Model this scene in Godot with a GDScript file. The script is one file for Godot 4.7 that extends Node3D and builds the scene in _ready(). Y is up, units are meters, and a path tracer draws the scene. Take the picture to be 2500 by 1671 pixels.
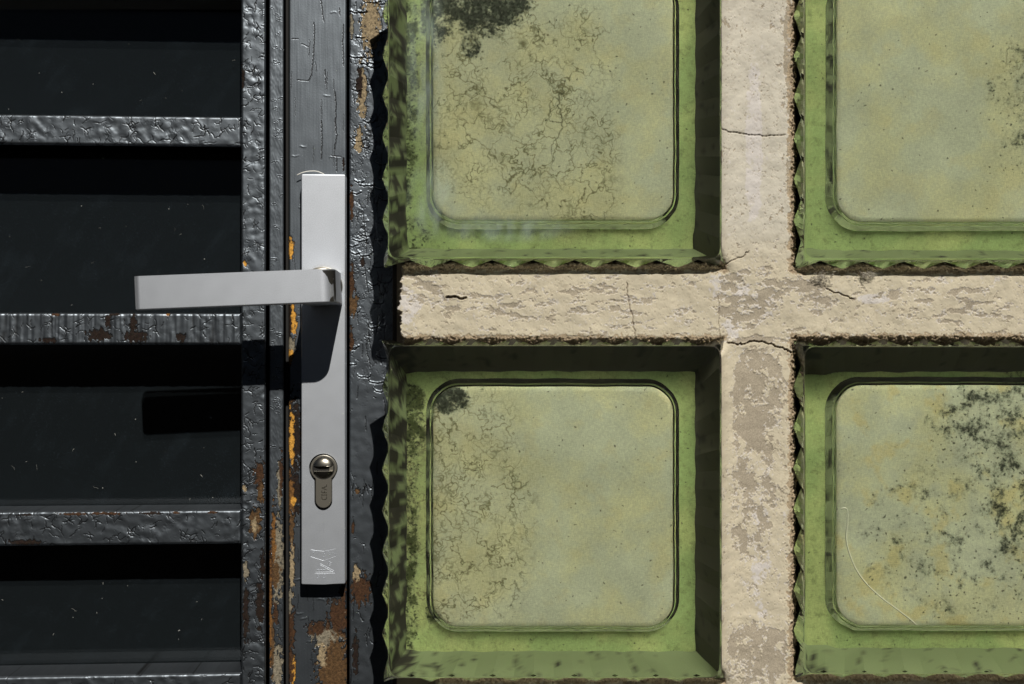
extends Node3D
# All lengths below are in millimetres (MM turns them into metres). z points at the viewer; z = 0 is the face of the mortar.
const MM := 0.001
const DIST := 700.0          # camera to mortar face
const PXMM := 4.1            # photograph pixels per millimetre on the mortar face
const HALF := 97.0           # half the side of a glass block
const LEAF_TURN := 3.5       # the door stands ajar by this many degrees
const LEAF_AT := Vector3(-105.6, 0, -53)

var M := {}
var n_blister: FastNoiseLite
var n_fine: FastNoiseLite
var n_low: FastNoiseLite
var n_cell: FastNoiseLite
var n_plate: FastNoiseLite
var n_warp: FastNoiseLite
var n_patch: FastNoiseLite
var n_tiny: FastNoiseLite

func _ready() -> void:
	# ---------------------------------------------------------------- camera, sky, sun, exposure
	var cam := Camera3D.new()
	cam.name = "camera"
	cam.position = Vector3(0, 0, DIST * MM)
	cam.fov = rad_to_deg(2.0 * atan(835.5 / PXMM / DIST))
	cam.near = 0.02
	cam.far = 50.0
	add_child(cam)
	cam.current = true
	var sky_mat := ProceduralSkyMaterial.new()
	sky_mat.sky_top_color = Color(0.22, 0.28, 0.36)
	sky_mat.sky_horizon_color = Color(0.34, 0.36, 0.38)
	sky_mat.sky_curve = 0.15
	sky_mat.ground_bottom_color = Color(0.16, 0.15, 0.14)
	sky_mat.ground_horizon_color = Color(0.24, 0.23, 0.22)
	sky_mat.sun_angle_max = 1.0
	var sky := Sky.new()
	sky.sky_material = sky_mat
	var env := Environment.new()
	env.background_mode = Environment.BG_SKY
	env.sky = sky
	env.background_energy_multiplier = 0.27
	env.tonemap_mode = Environment.TONE_MAPPER_LINEAR
	env.tonemap_exposure = 1.0
	env.sdfgi_enabled = true
	env.ssao_enabled = true
	env.ssil_enabled = true
	var we := WorldEnvironment.new()
	we.name = "environment"
	we.environment = env
	add_child(we)
	var sun := DirectionalLight3D.new()
	sun.name = "sun"
	sun.light_energy = 1.45
	sun.light_color = Color(1.0, 0.985, 0.955)
	sun.light_angular_distance = 0.5
	sun.shadow_enabled = true
	add_child(sun)
	sun.look_at_from_position(Vector3(0.26, 1.0, 1.0), Vector3.ZERO, Vector3.UP)

	make_noises()
	make_materials()
	build_room()
	build_wall()
	build_frame()
	build_door()
	build_debris()

# ==================================================================== helpers
func noise(freq: float, sd: int, type := FastNoiseLite.TYPE_SIMPLEX_SMOOTH, octaves := 1) -> FastNoiseLite:
	var n := FastNoiseLite.new()
	n.noise_type = type
	n.seed = sd
	n.frequency = freq
	n.fractal_type = FastNoiseLite.FRACTAL_FBM if octaves > 1 else FastNoiseLite.FRACTAL_NONE
	n.fractal_octaves = octaves
	return n

func make_noises() -> void:
	n_blister = noise(1.0 / 5.5, 11)
	n_fine = noise(1.0 / 1.1, 12)
	n_low = noise(1.0 / 42.0, 13, FastNoiseLite.TYPE_SIMPLEX_SMOOTH, 3)
	n_cell = noise(1.0 / 6.5, 14, FastNoiseLite.TYPE_CELLULAR)
	n_cell.cellular_return_type = FastNoiseLite.RETURN_DISTANCE2_SUB
	n_cell.cellular_jitter = 1.0
	n_plate = noise(1.0 / 9.0, 15, FastNoiseLite.TYPE_CELLULAR)
	n_plate.cellular_return_type = FastNoiseLite.RETURN_CELL_VALUE
	n_plate.cellular_jitter = 1.0
	n_warp = noise(1.0 / 4.0, 16, FastNoiseLite.TYPE_SIMPLEX_SMOOTH, 2)
	n_patch = noise(1.0 / 7.0, 17, FastNoiseLite.TYPE_SIMPLEX_SMOOTH, 4)
	n_tiny = noise(1.6, 18)

func lin(r: float, g: float, b: float) -> Color:
	return Color(r, g, b).linear_to_srgb()

func mat(called: String, rough: float, metal := 0.0, spec := 0.5) -> StandardMaterial3D:
	var m := StandardMaterial3D.new()
	m.resource_name = called
	m.roughness = rough
	m.metallic = metal
	m.metallic_specular = spec
	M[called] = m
	return m

func grain_texture(sd: int, freq: float, lo: float, hi: float) -> NoiseTexture2D:
	var t := NoiseTexture2D.new()
	t.width = 512
	t.height = 512
	t.seamless = true
	t.noise = noise(freq, sd, FastNoiseLite.TYPE_SIMPLEX_SMOOTH, 2)
	var g := Gradient.new()
	g.set_color(0, Color(lo, lo, lo))
	g.set_color(1, Color(hi, hi, hi))
	t.color_ramp = g
	return t

func make_materials() -> void:
	for a in [["paint", 0.45, 0.97, 0.5], ["matter", 0.85, 0.0, 0.35], ["mortar", 0.92, 0.0, 0.3]]:
		mat(a[0], a[1], a[2], a[3]).vertex_color_use_as_albedo = true
	var al := mat("aluminium", 0.48, 0.88)
	al.albedo_color = lin(0.81, 0.845, 0.905)
	al.albedo_texture = grain_texture(31, 0.22, 0.84, 1.0)
	al.roughness = 0.50
	al.roughness_texture = grain_texture(33, 0.012, 0.95, 1.0)
	al.roughness_texture.noise.fractal_octaves = 5
	al.uv1_triplanar = true
	al.uv1_scale = Vector3(14, 14, 14)
	var bare := mat("worn_metal", 0.35, 0.8)
	bare.albedo_color = lin(0.10, 0.095, 0.085)
	var ni := mat("nickel", 0.42, 0.95)
	ni.albedo_color = lin(0.40, 0.37, 0.31)
	var nd := mat("polished_nickel", 0.28, 1.0)
	nd.albedo_color = lin(0.42, 0.39, 0.33)
	var black := mat("black", 0.9)
	black.albedo_color = lin(0.012, 0.011, 0.010)
	var plaster := mat("room_plaster", 0.9)
	plaster.albedo_color = lin(0.34, 0.33, 0.31)
	var soot := mat("sooty_brown", 0.85)
	soot.albedo_color = lin(0.055, 0.042, 0.033)
	var pane := mat("window_glass", 0.03)
	pane.albedo_color = Color(lin(0.016, 0.020, 0.022), 0.30)
	pane.transparency = BaseMaterial3D.TRANSPARENCY_ALPHA
	var solid := mat("green_glass", 0.0)
	solid.albedo_color = Color(lin(0.94, 0.98, 0.86), 0.0)
	solid.transparency = BaseMaterial3D.TRANSPARENCY_ALPHA
	solid.refraction_enabled = true
	solid.refraction_scale = 0.05
	var wavy := NoiseTexture2D.new()
	wavy.width = 256
	wavy.height = 256
	wavy.seamless = true
	wavy.as_normal_map = true
	wavy.bump_strength = 3.0
	wavy.noise = noise(0.018, 77, FastNoiseLite.TYPE_SIMPLEX_SMOOTH, 2)
	solid.normal_enabled = true
	solid.normal_texture = wavy
	solid.normal_scale = 0.12
	solid.uv1_triplanar = true
	solid.uv1_scale = Vector3(6, 6, 6)
	var bed := mat("shade_toned_bed", 0.9)
	bed.vertex_color_use_as_albedo = true
	var speck := mat("dry_specks", 0.9)
	speck.albedo_color = lin(0.25, 0.25, 0.23)
	var web := mat("cobweb", 0.9)
	web.albedo_color = lin(0.42, 0.38, 0.31)
	var seam := mat("glass_seam", 0.12)
	seam.albedo_color = lin(0.48, 0.49, 0.34)
	var ring := mat("pale_ring", 0.45)
	ring.albedo_color = lin(0.62, 0.60, 0.55)

func tag(o: Node, label: String, category := "", group := "", kind := "") -> void:
	if label: o.set_meta("label", label)
	if category: o.set_meta("category", category)
	if group: o.set_meta("group", group)
	if kind: o.set_meta("kind", kind)

func part(parent: Node, called: String, mesh: Mesh, m = null) -> MeshInstance3D:
	var o := MeshInstance3D.new()
	o.name = called
	o.mesh = mesh
	if m: o.material_override = m
	parent.add_child(o, true)
	return o

func base(parent: Node, called: String, at := Vector3.ZERO) -> Node3D:
	var o := Node3D.new()
	o.name = called
	o.position = at * MM
	parent.add_child(o, true)
	return o

func at_px(px: float, py: float, z: float) -> Vector3:
	var s := (DIST - z) / DIST / PXMM
	return Vector3((px - 1250.0) * s, (835.5 - py) * s, z)

# the same for the door leaf: the point of the leaf's plane w (its own axes) where that line of sight meets it
func leaf_px(px: float, py: float, w: float) -> Vector3:
	var t := deg_to_rad(LEAF_TURN)
	var n := Vector3(sin(t), 0, cos(t))
	var d := Vector3((px - 1250.0) / PXMM / DIST, (835.5 - py) / PXMM / DIST, -1)
	var c := Vector3(0, 0, DIST) - LEAF_AT
	var k := (w - c.dot(n)) / d.dot(n)
	var p := c + d * k
	return Vector3(p.dot(Vector3(cos(t), 0, -sin(t))), p.y, w)

func box(x0: float, x1: float, y0: float, y1: float, z0: float, z1: float, bevel := 0.6) -> ArrayMesh:
	return extrude(PackedVector2Array([Vector2(x0, y0), Vector2(x1, y0), Vector2(x1, y1), Vector2(x0, y1)]), z0, z1, bevel)

# a polygon (counter-clockwise) drawn out along z with a bevelled front edge; weights switch the bevel off where it is not wanted
func extrude(poly: PackedVector2Array, z0: float, z1: float, bevel: float, weights := PackedFloat32Array()) -> ArrayMesh:
	var n := poly.size()
	var seg := PackedVector2Array()
	for i in n:
		var e := poly[(i + 1) % n] - poly[i]
		seg.append(Vector2(e.y, -e.x).normalized())
	var smooth := PackedVector2Array()
	var inner := PackedVector2Array()
	for i in n:
		var a := seg[(i + n - 1) % n]
		var b := seg[i]
		var m := (a + b).normalized()
		smooth.append(m if a.dot(b) > 0.75 else Vector2.ZERO)
		var k := bevel * (weights[i] if weights.size() else 1.0)
		inner.append(poly[i] - m * k / maxf(0.4, m.dot(b)))
	var v := PackedVector3Array()
	var nn := PackedVector3Array()
	var ix := PackedInt32Array()
	var steps := [[0.0, 0.0], [0.35, 0.65], [0.65, 0.35], [1.0, 0.0]]
	for i in n:
		var j := (i + 1) % n
		var na := smooth[i] if smooth[i] != Vector2.ZERO else seg[i]
		var nb := smooth[j] if smooth[j] != Vector2.ZERO else seg[i]
		var wa := weights[i] if weights.size() else 1.0
		var wb := weights[j] if weights.size() else 1.0
		var rows := []   # [inset share, z, tilt of the normal towards +z]
		rows.append([0.0, z0, 0.0])
		rows.append([0.0, z1 - bevel * maxf(wa, wb), 0.0])
		if bevel > 0.0 and maxf(wa, wb) > 0.0:
			rows.append([0.3, z1 - bevel * 0.3, 0.707])
			rows.append([1.0, z1, 1.0])
		for k in rows.size():
			var pa := poly[i].lerp(inner[i], rows[k][0])
			var pb := poly[j].lerp(inner[j], rows[k][0])
			var tilt: float = rows[k][2]
			var side := sqrt(maxf(0.0, 1.0 - tilt * tilt))
			var at := v.size()
			v.append(Vector3(pa.x, pa.y, rows[k][1]) * MM)
			v.append(Vector3(pb.x, pb.y, rows[k][1]) * MM)
			nn.append(Vector3(na.x * side, na.y * side, tilt))
			nn.append(Vector3(nb.x * side, nb.y * side, tilt))
			if k > 0:
				ix.append_array([at - 2, at, at + 1, at - 2, at + 1, at - 1])
	for cap in 2:
		var ring := inner if cap == 0 else poly
		var tri := Geometry2D.triangulate_polygon(ring)
		var at := v.size()
		for p in ring:
			v.append(Vector3(p.x, p.y, z1 if cap == 0 else z0) * MM)
			nn.append(Vector3(0, 0, 1 if cap == 0 else -1))
		for k in range(0, tri.size(), 3):
			var a := ring[tri[k]]
			var b := ring[tri[k + 1]]
			var c := ring[tri[k + 2]]
			var ccw := (b - a).cross(c - a) > 0.0
			if ccw == (cap == 0):
				ix.append_array([at + tri[k], at + tri[k + 2], at + tri[k + 1]])
			else:
				ix.append_array([at + tri[k], at + tri[k + 1], at + tri[k + 2]])
	return arrays(v, nn, PackedColorArray(), [ix])

func arrays(v: PackedVector3Array, nn: PackedVector3Array, c: PackedColorArray, sets: Array, mats := [], uv := PackedVector2Array()) -> ArrayMesh:
	var mesh := ArrayMesh.new()
	for k in sets.size():
		if sets[k].size() == 0: continue
		var a := []
		a.resize(Mesh.ARRAY_MAX)
		a[Mesh.ARRAY_VERTEX] = v
		a[Mesh.ARRAY_NORMAL] = nn
		if c.size(): a[Mesh.ARRAY_COLOR] = c
		if uv.size(): a[Mesh.ARRAY_TEX_UV] = uv
		a[Mesh.ARRAY_INDEX] = sets[k]
		mesh.add_surface_from_arrays(Mesh.PRIMITIVE_TRIANGLES, a)
		if k < mats.size():
			mesh.surface_set_material(mesh.get_surface_count() - 1, mats[k])
	return mesh

# a field of heights over a rectangle, with colours and a kind (0 = first material, 1 = second, 2 = left out) for each point
class Field:
	var nx: int
	var ny: int
	var x0: float
	var y0: float
	var st: float
	var sty: float
	var h := PackedFloat32Array()
	var c := PackedColorArray()
	var k := PackedByteArray()
	func _init(xa: float, xb: float, ya: float, yb: float, step: float) -> void:
		x0 = xa
		y0 = ya
		nx = maxi(2, int(ceil((xb - xa) / step)) + 1)
		ny = maxi(2, int(ceil((yb - ya) / step)) + 1)
		st = (xb - xa) / (nx - 1)
		sty = (yb - ya) / (ny - 1)
		h.resize(nx * ny)
		c.resize(nx * ny)
		k.resize(nx * ny)
	# a crack, scratch or lifted lip along a polyline: depth below zero cuts in, lip raises the paint beside it
	func stroke(pts: PackedVector2Array, width: float, depth: float, lip: float, tint: Color, share: float) -> void:
		var reach := width * 2.6
		for s in pts.size() - 1:
			var a := pts[s]
			var b := pts[s + 1]
			var i0 := maxi(0, int((minf(a.x, b.x) - reach - x0) / st))
			var i1 := mini(nx - 1, int((maxf(a.x, b.x) + reach - x0) / st) + 1)
			var j0 := maxi(0, int((minf(a.y, b.y) - reach - y0) / sty))
			var j1 := mini(ny - 1, int((maxf(a.y, b.y) + reach - y0) / sty) + 1)
			var e := b - a
			var l2 := maxf(e.length_squared(), 1e-6)
			for j in range(j0, j1 + 1):
				for i in range(i0, i1 + 1):
					var p := Vector2(x0 + i * st, y0 + j * sty)
					var t := clampf((p - a).dot(e) / l2, 0.0, 1.0)
					var d := p.distance_to(a + e * t) / width
					if d > 2.6: continue
					var q := j * nx + i
					var cut := exp(-d * d * 1.6)
					h[q] += depth * cut + lip * exp(-(d - 1.3) * (d - 1.3) * 3.0)
					c[q] = c[q].lerp(tint, share * cut)

func relief(f: Field, z0: float, skirt: float, mats: Array) -> ArrayMesh:
	var v := PackedVector3Array()
	var nn := PackedVector3Array()
	var cc := f.c.duplicate()
	var nx := f.nx
	var ny := f.ny
	v.resize(nx * ny)
	nn.resize(nx * ny)
	for j in ny:
		for i in nx:
			var q := j * nx + i
			v[q] = Vector3(f.x0 + i * f.st, f.y0 + j * f.sty, z0 + f.h[q]) * MM
			var l := f.h[q - 1] if i > 0 else f.h[q]
			var r := f.h[q + 1] if i < nx - 1 else f.h[q]
			var d := f.h[q - nx] if j > 0 else f.h[q]
			var u := f.h[q + nx] if j < ny - 1 else f.h[q]
			nn[q] = Vector3((l - r) / (2.0 * f.st), (d - u) / (2.0 * f.sty), 1.0).normalized()
	var sets := [PackedInt32Array(), PackedInt32Array()]
	for j in ny - 1:
		for i in nx - 1:
			var q := j * nx + i
			var kk := maxi(maxi(f.k[q], f.k[q + 1]), maxi(f.k[q + nx], f.k[q + nx + 1]))
			if kk > 1: continue
			kk = mini(mini(f.k[q], f.k[q + 1]), mini(f.k[q + nx], f.k[q + nx + 1]))
			var s: PackedInt32Array = sets[kk]
			s.append(q)
			s.append(q + nx)
			s.append(q + nx + 1)
			s.append(q)
			s.append(q + nx + 1)
			s.append(q + 1)
			sets[kk] = s
	if skirt > 0.0:
		var s0: PackedInt32Array = sets[0]
		for side in 4:
			var count := nx if side < 2 else ny
			var out: Vector3 = [Vector3(0, -1, 0), Vector3(0, 1, 0), Vector3(-1, 0, 0), Vector3(1, 0, 0)][side]
			var first := v.size()
			for t in count:
				var q: int = [t, (ny - 1) * nx + t, t * nx, t * nx + nx - 1][side]
				v.append(v[q])
				v.append(Vector3(v[q].x, v[q].y, (z0 - skirt) * MM))
				nn.append(out)
				nn.append(out)
				cc.append(f.c[q])
				cc.append(f.c[q])
			for t in count - 1:
				var q := first + t * 2
				s0.append_array([q, q + 1, q + 3, q, q + 3, q + 2])
		sets[0] = s0
	return arrays(v, nn, cc, sets, mats)

func edge_round(d: float, r: float) -> float:
	if d >= r: return 0.0
	var t := (r - d) / r
	return -r * (1.0 - sqrt(maxf(0.0, 1.0 - t * t)))

# wrinkled, blistered paint: soft blisters, creases between them and raised lips beside the creases
func wrinkle(x: float, y: float, size: float, amp: float) -> float:
	var wx := n_warp.get_noise_2d(x, y) * 3.4
	var wy := n_warp.get_noise_2d(x + 71.0, y - 33.0) * 3.4
	var e := n_cell.get_noise_2d((x + wx) * 0.8 / size, (y + wy) * 0.8 / size) + 1.0
	var live := smoothstep(-0.15, 0.35, n_patch.get_noise_2d(x * 0.55 + 300.0, y * 0.55))
	var h := n_blister.get_noise_2d(x * 0.8 / size, y * 0.8 / size) * 0.62 + n_blister.get_noise_2d(x * 1.6 + 40.0, y * 1.6) * 0.09
	h += live * (0.10 * exp(-pow((e - 0.20) / 0.10, 2.0)) - 0.30 * exp(-e / 0.07))
	var rough := 0.35 + 0.95 * smoothstep(-0.35, 0.35, n_low.get_noise_2d(x * 1.3 + 600.0, y * 1.3))
	return h * amp * 0.5 * rough + n_fine.get_noise_2d(x, y) * 0.012 * amp

const KINDS := {
	"paint": Color(0.172, 0.192, 0.213), "rust": Color(0.052, 0.025, 0.012), "deep": Color(0.017, 0.010, 0.007), "tan": Color(0.26, 0.20, 0.12), "yellow": Color(0.52, 0.26, 0.045),
	"ochre": Color(0.15, 0.07, 0.02), "stone": Color(0.19, 0.165, 0.12), "crust": Color(0.085, 0.047, 0.02)}

# patches: [px, py, radius px, radius px, kind]; f holds leaf or world millimetres, scale = px per mm there, origin = where pixel (0, 0) falls
func weather(f: Field, patches: Array, at: Callable, z: float, ragged := 0.55) -> void:
	for p in patches:
		var c: Vector3 = at.call(p[0], p[1], z)
		var e: Vector3 = at.call(p[0] + p[2], p[1] - p[3], z)
		var rx := absf(e.x - c.x)
		var ry := absf(e.y - c.y)
		var tint: Color = KINDS[p[4]]
		var i0 := maxi(0, int((c.x - rx * 1.6 - f.x0) / f.st))
		var i1 := mini(f.nx - 1, int((c.x + rx * 1.6 - f.x0) / f.st) + 1)
		var j0 := maxi(0, int((c.y - ry * 1.6 - f.y0) / f.sty))
		var j1 := mini(f.ny - 1, int((c.y + ry * 1.6 - f.y0) / f.sty) + 1)
		for j in range(j0, j1 + 1):
			for i in range(i0, i1 + 1):
				var x := f.x0 + i * f.st
				var y := f.y0 + j * f.sty
				var d := sqrt(pow((x - c.x) / rx, 2.0) + pow((y - c.y) / ry, 2.0))
				d += n_patch.get_noise_2d(x * 2.2, y * 1.3 + 500.0) * ragged * 1.5
				var q := j * f.nx + i
				if d < 1.0:
					var g := 1.0 + 0.38 * n_tiny.get_noise_2d(x, y) + 0.7 * n_patch.get_noise_2d(x * 3.0 + 90.0, y * 3.0)
					var share := smoothstep(1.0, 0.72, d + 0.15 * n_tiny.get_noise_2d(x * 0.6, y * 0.6))
					f.c[q] = (Color(0.022, 0.020, 0.019) if f.k[q] == 0 else f.c[q]).lerp(Color(tint.r * g, tint.g * g, tint.b * g), share)
					f.k[q] = 1
					f.h[q] -= 0.13 - 0.08 * n_tiny.get_noise_2d(x * 0.7, y * 0.7)
				elif d < 1.12:
					f.h[q] += 0.03 * (1.12 - d) / 0.12

# short wandering cracks whose edges have curled up; some fork
func cracks(f: Field, rng: RandomNumberGenerator, count: int, long: float, depth: float, lip: float, upright := 0.0, y_from := -1e9) -> void:
	var xa := f.x0
	var xb := f.x0 + f.st * (f.nx - 1)
	var ya := maxf(f.y0, y_from)
	var yb := f.y0 + f.sty * (f.ny - 1)
	for k in count:
		var p := Vector2(rng.randf_range(xa, xb), rng.randf_range(ya, yb))
		var arms := 1 if rng.randf() < 0.6 else rng.randi_range(2, 3)
		var turn := rng.randf() * TAU
		var w := rng.randf_range(0.20, 0.36)
		for a in arms:
			var dir := turn + a * TAU / arms + rng.randf_range(-0.5, 0.5)
			var pts := PackedVector2Array([p])
			var steps := rng.randi_range(3, 6)
			for s in steps:
				dir += rng.randf_range(-0.6, 0.6)
				var v := Vector2(cos(dir), sin(dir))
				v.x *= 1.0 - upright * 0.8
				v.y *= 1.0 + upright
				pts.append(pts[-1] + v * long / steps * rng.randf_range(0.5, 1.2))
			f.stroke(pts, w, depth * rng.randf_range(0.6, 1.2), lip * rng.randf_range(0.2, 1.2), Color(0.03, 0.028, 0.026), 0.7)

# a scale of paint curling away from the wood: a hanging curve with a bright rim and a dark gap below it
func curls(f: Field, rng: RandomNumberGenerator, count: int, y_from: float, y_to: float) -> void:
	var xb := f.x0 + f.st * (f.nx - 1)
	for k in count:
		var c := Vector2(rng.randf_range(f.x0, xb - 6.0), rng.randf_range(y_from, y_to))
		var r := rng.randf_range(2.0, 5.5)
		var low := rng.randf_range(0.15, 0.75)
		var rim := PackedVector2Array()
		var gap := PackedVector2Array()
		for i in 9:
			var t := lerpf(-0.1, 1.1, i / 8.0)
			var p := c + Vector2(-cos(t * PI) * r, -sin(t * PI) * r * low) + Vector2(rng.randf_range(-0.5, 0.5), rng.randf_range(-0.45, 0.45))
			rim.append(p)
			gap.append(p + Vector2(0.1, -0.7))
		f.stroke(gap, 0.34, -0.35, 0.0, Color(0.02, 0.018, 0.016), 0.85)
		f.stroke(rim, 0.45, 0.30, 0.0, KINDS.paint, 0.3)

func tint_paint(x: float, y: float) -> Color:
	var g := 1.0 + 0.16 * n_low.get_noise_2d(x * 2.0, y * 2.0) + 0.10 * n_tiny.get_noise_2d(x, y)
	var p: Color = KINDS.paint
	return Color(p.r * g, p.g * g, p.b * g)

# ==================================================================== the dark room behind the door
func build_room() -> void:
	for a in [["room_back_wall", -1900.0, 500.0, -1300.0, 1300.0, -3400.0, -3300.0], ["room_floor", -1900.0, -76.0, -1300.0, -1200.0, -3300.0, -110.0], ["room_ceiling", -1900.0, -76.0, 1200.0, 1300.0, -3300.0, -110.0],
			["room_far_wall", -1900.0, -1800.0, -1200.0, 1200.0, -3300.0, -110.0], ["room_near_wall", -76.0, 24.0, -1200.0, 1200.0, -3300.0, -68.0],
			["facade_above", -1900.0, -76.5, 229.0, 1300.0, -109.0, -75.0], ["facade_below", -1900.0, -76.5, -1300.0, -229.0, -109.0, -75.0], ["facade_beside", -1900.0, -425.0, -229.0, 229.0, -109.0, -75.0]]:
		var o := part(self, a[0], box(a[1], a[2], a[3], a[4], a[5], a[6]), M.room_plaster)
		tag(o, "", "", "", "structure")

# ==================================================================== the wall of glass blocks
func build_wall() -> void:
	var wall := base(self, "glass_block_wall", Vector3(0, -235, 0))
	tag(wall, "wall of green glass blocks set in cracked beige mortar", "wall", "", "thing")
	var up := Vector3(0, 235, 0) * MM
	var core := part(wall, "wall_core", box(-75.0, 400.0, -235.0, 280.0, -66.0, -37.0), M.sooty_brown)
	core.position = up
	var jobs := [
		[24.9, 146.6, 97.9, 97.9, "green glass block with a black mould patch and branching cracks in its coating", 0],
		[269.6, 145.5, 97.6, 97.6, "pale green glass block with no crazing, right of the mortar cross and above the joint", 1],
		[24.9, -99.9, 97.9, 97.9, "green glass block with crazed left side and small black corner patch, below the horizontal joint", 2],
		[269.4, -99.0, 97.5, 96.5, "green glass block with yellow stain, black speckles and a curved line in it", 3]]
	build_mortar(wall, up, jobs)
	for j in jobs:
		build_block(wall, up, j)

func build_mortar(wall: Node3D, up: Vector3, jobs: Array) -> void:
	var f := Field.new(-71.0, 345.0, -222.0, 228.0, 0.44)
	var n_peel := noise(1.0 / 13.0, 41, FastNoiseLite.TYPE_SIMPLEX_SMOOTH, 5)
	n_peel.fractal_gain = 0.6
	var n_peel2 := noise(1.0 / 4.5, 42, FastNoiseLite.TYPE_SIMPLEX_SMOOTH, 4)
	n_peel2.fractal_gain = 0.6
	var n_white := noise(1.0 / 17.0, 43, FastNoiseLite.TYPE_SIMPLEX_SMOOTH, 4)
	var n_hair := noise(1.0 / 5.0, 44, FastNoiseLite.TYPE_CELLULAR)
	n_hair.cellular_return_type = FastNoiseLite.RETURN_DISTANCE2_SUB
	var n_end := noise(1.0 / 5.0, 45, FastNoiseLite.TYPE_SIMPLEX_SMOOTH, 3)
	var n_chip := noise(1.0 / 2.4, 47, FastNoiseLite.TYPE_SIMPLEX_SMOOTH, 3)
	var n_sand := noise(1.3, 46, FastNoiseLite.TYPE_SIMPLEX_SMOOTH, 2)
	# where the paint has come off, in photograph pixels: [x, y, radius x, radius y, how much]
	var bare := [[1330.0, 735.0, 330.0, 55.0, 0.20], [1020.0, 700.0, 70.0, 50.0, 0.30], [1810.0, 730.0, 75.0, 90.0, 0.42], [1850.0, 960.0, 75.0, 130.0, 0.55], [1830.0, 1200.0, 75.0, 200.0, 0.34],
		[1850.0, 1600.0, 90.0, 90.0, 0.55], [1925.0, 120.0, 14.0, 130.0, 0.7], [1930.0, 380.0, 12.0, 250.0, 0.45], [1950.0, 715.0, 110.0, 60.0, 0.3], [2300.0, 740.0, 250.0, 50.0, 0.22], [1830.0, 300.0, 70.0, 330.0, -0.45], [2200.0, 830.0, 700.0, 9.0, 0.5], [1300.0, 828.0, 420.0, 9.0, 0.55], [1775.0, 1000.0, 14.0, 600.0, -0.2]]
	var chalk := [[1840.0, 350.0, 25.0, 240.0, 0.75], [985.0, 745.0, 50.0, 50.0, 0.75], [1845.0, 735.0, 70.0, 60.0, 0.5], [1790.0, 800.0, 40.0, 40.0, 0.5], [1860.0, 1350.0, 30.0, 180.0, 0.42], [2130.0, 730.0, 50.0, 14.0, 0.9], [1760.0, 700.0, 40.0, 40.0, 0.4]]
	for list in [bare, chalk]:
		for b in list:
			var p := at_px(b[0], b[1], 0)
			b[0] = p.x
			b[1] = p.y
			b[2] = b[2] / PXMM
			b[3] = b[3] / PXMM
	for j in f.ny:
		var y := f.y0 + j * f.sty
		for i in f.nx:
			var x := f.x0 + i * f.st
			var q := j * f.nx + i
			# distance outside the nearest block
			var away := 1e9
			var tight := 0.0
			for b in jobs:
				var dx: float = absf(x - b[0]) - b[2]
				var dy: float = absf(y - b[1]) - b[3]
				var gap := maxf(dx, dy)
				if gap < away:
					away = gap
					tight = smoothstep(-2.0, 9.0, dx - dy) if x > b[0] else 0.0
			if away < 0.2:
				f.k[q] = 2
				continue
			var h := 0.9 * n_low.get_noise_2d(x, y) + 0.35 * n_white.get_noise_2d(x * 1.7, y * 1.7)
			var g := 1.0 + 0.07 * n_sand.get_noise_2d(x, y)
			var off := 0.0
			for b in bare:
				var t: float = 1.0 - pow((x - b[0]) / b[2], 2.0) - pow((y - b[1]) / b[3], 2.0)
				if t > 0.0: off += b[4] * minf(1.0, t * 2.0)
			var white := 0.0
			for b in chalk:
				var t: float = 1.0 - pow((x - b[0]) / b[2], 2.0) - pow((y - b[1]) / b[3], 2.0)
				if t > 0.0: white = maxf(white, b[4] * minf(1.0, t * 2.0))
			var flat := 0.55 if absf(y - 23.5) < 24.0 else 1.0   # brush strokes run along the joint
			var pl := n_peel.get_noise_2d(x * (flat if flat < 1.0 else 1.25), y * (1.4 if flat < 1.0 else 0.75)) * 0.75 + n_peel2.get_noise_2d(x * flat, y) * 0.45 + off
			var chip := n_chip.get_noise_2d(x * flat, y) + 0.5 * n_peel.get_noise_2d(x * 0.7 + 333.0, y * 0.7)
			if chip > 0.53: pl = maxf(pl, 0.30 + (chip - 0.53))
			var wn := n_white.get_noise_2d(x + 150.0, y) * 0.7 + n_peel2.get_noise_2d(x * 1.4 + 60.0, y * 1.4) * 0.5 + white
			var c := Color(0.36, 0.31, 0.235)
			if pl < 0.30:
				var v := 1.0 + 0.10 * n_low.get_noise_2d(x * 3.0 + 200.0, y * 3.0)
				c = Color(0.535 * v, 0.475 * v, 0.355 * v).lerp(Color(0.545 * v, 0.51 * v, 0.435 * v), 0.8 * smoothstep(40.0, 75.0, y) * smoothstep(110.0, 125.0, x))
				h += 0.32
				if wn > 0.42: c = c.lerp(Color(0.58, 0.54, 0.50), smoothstep(0.42, 0.62, wn))
				var hair := n_hair.get_noise_2d(x + 3.0 * n_warp.get_noise_2d(x, y), y + 2.0 * n_warp.get_noise_2d(y, x)) + 1.0
				if hair < 0.07 and n_patch.get_noise_2d(x, y) > -0.05:
					h -= 0.10
					c = c.lerp(Color(0.30, 0.23, 0.15), 0.22)
				if pl > 0.24: h += 0.16   # edges that have begun to lift
			elif pl < 0.37 and wn > -0.15:
				c = Color(0.56, 0.52, 0.47)
				h += 0.2
			else:
				g += 0.16 * n_fine.get_noise_2d(x, y) + 0.20 * n_tiny.get_noise_2d(x, y)
				h += 0.10 * n_fine.get_noise_2d(x * 1.3, y * 1.3)
			if n_tiny.get_noise_2d(x * 0.45 + 900.0, y * 0.45) > 0.9:
				h -= 0.35
				c = c.darkened(0.35)
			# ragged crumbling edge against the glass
			h += 8.6 * tight * exp(-away / 5.2)
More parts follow.
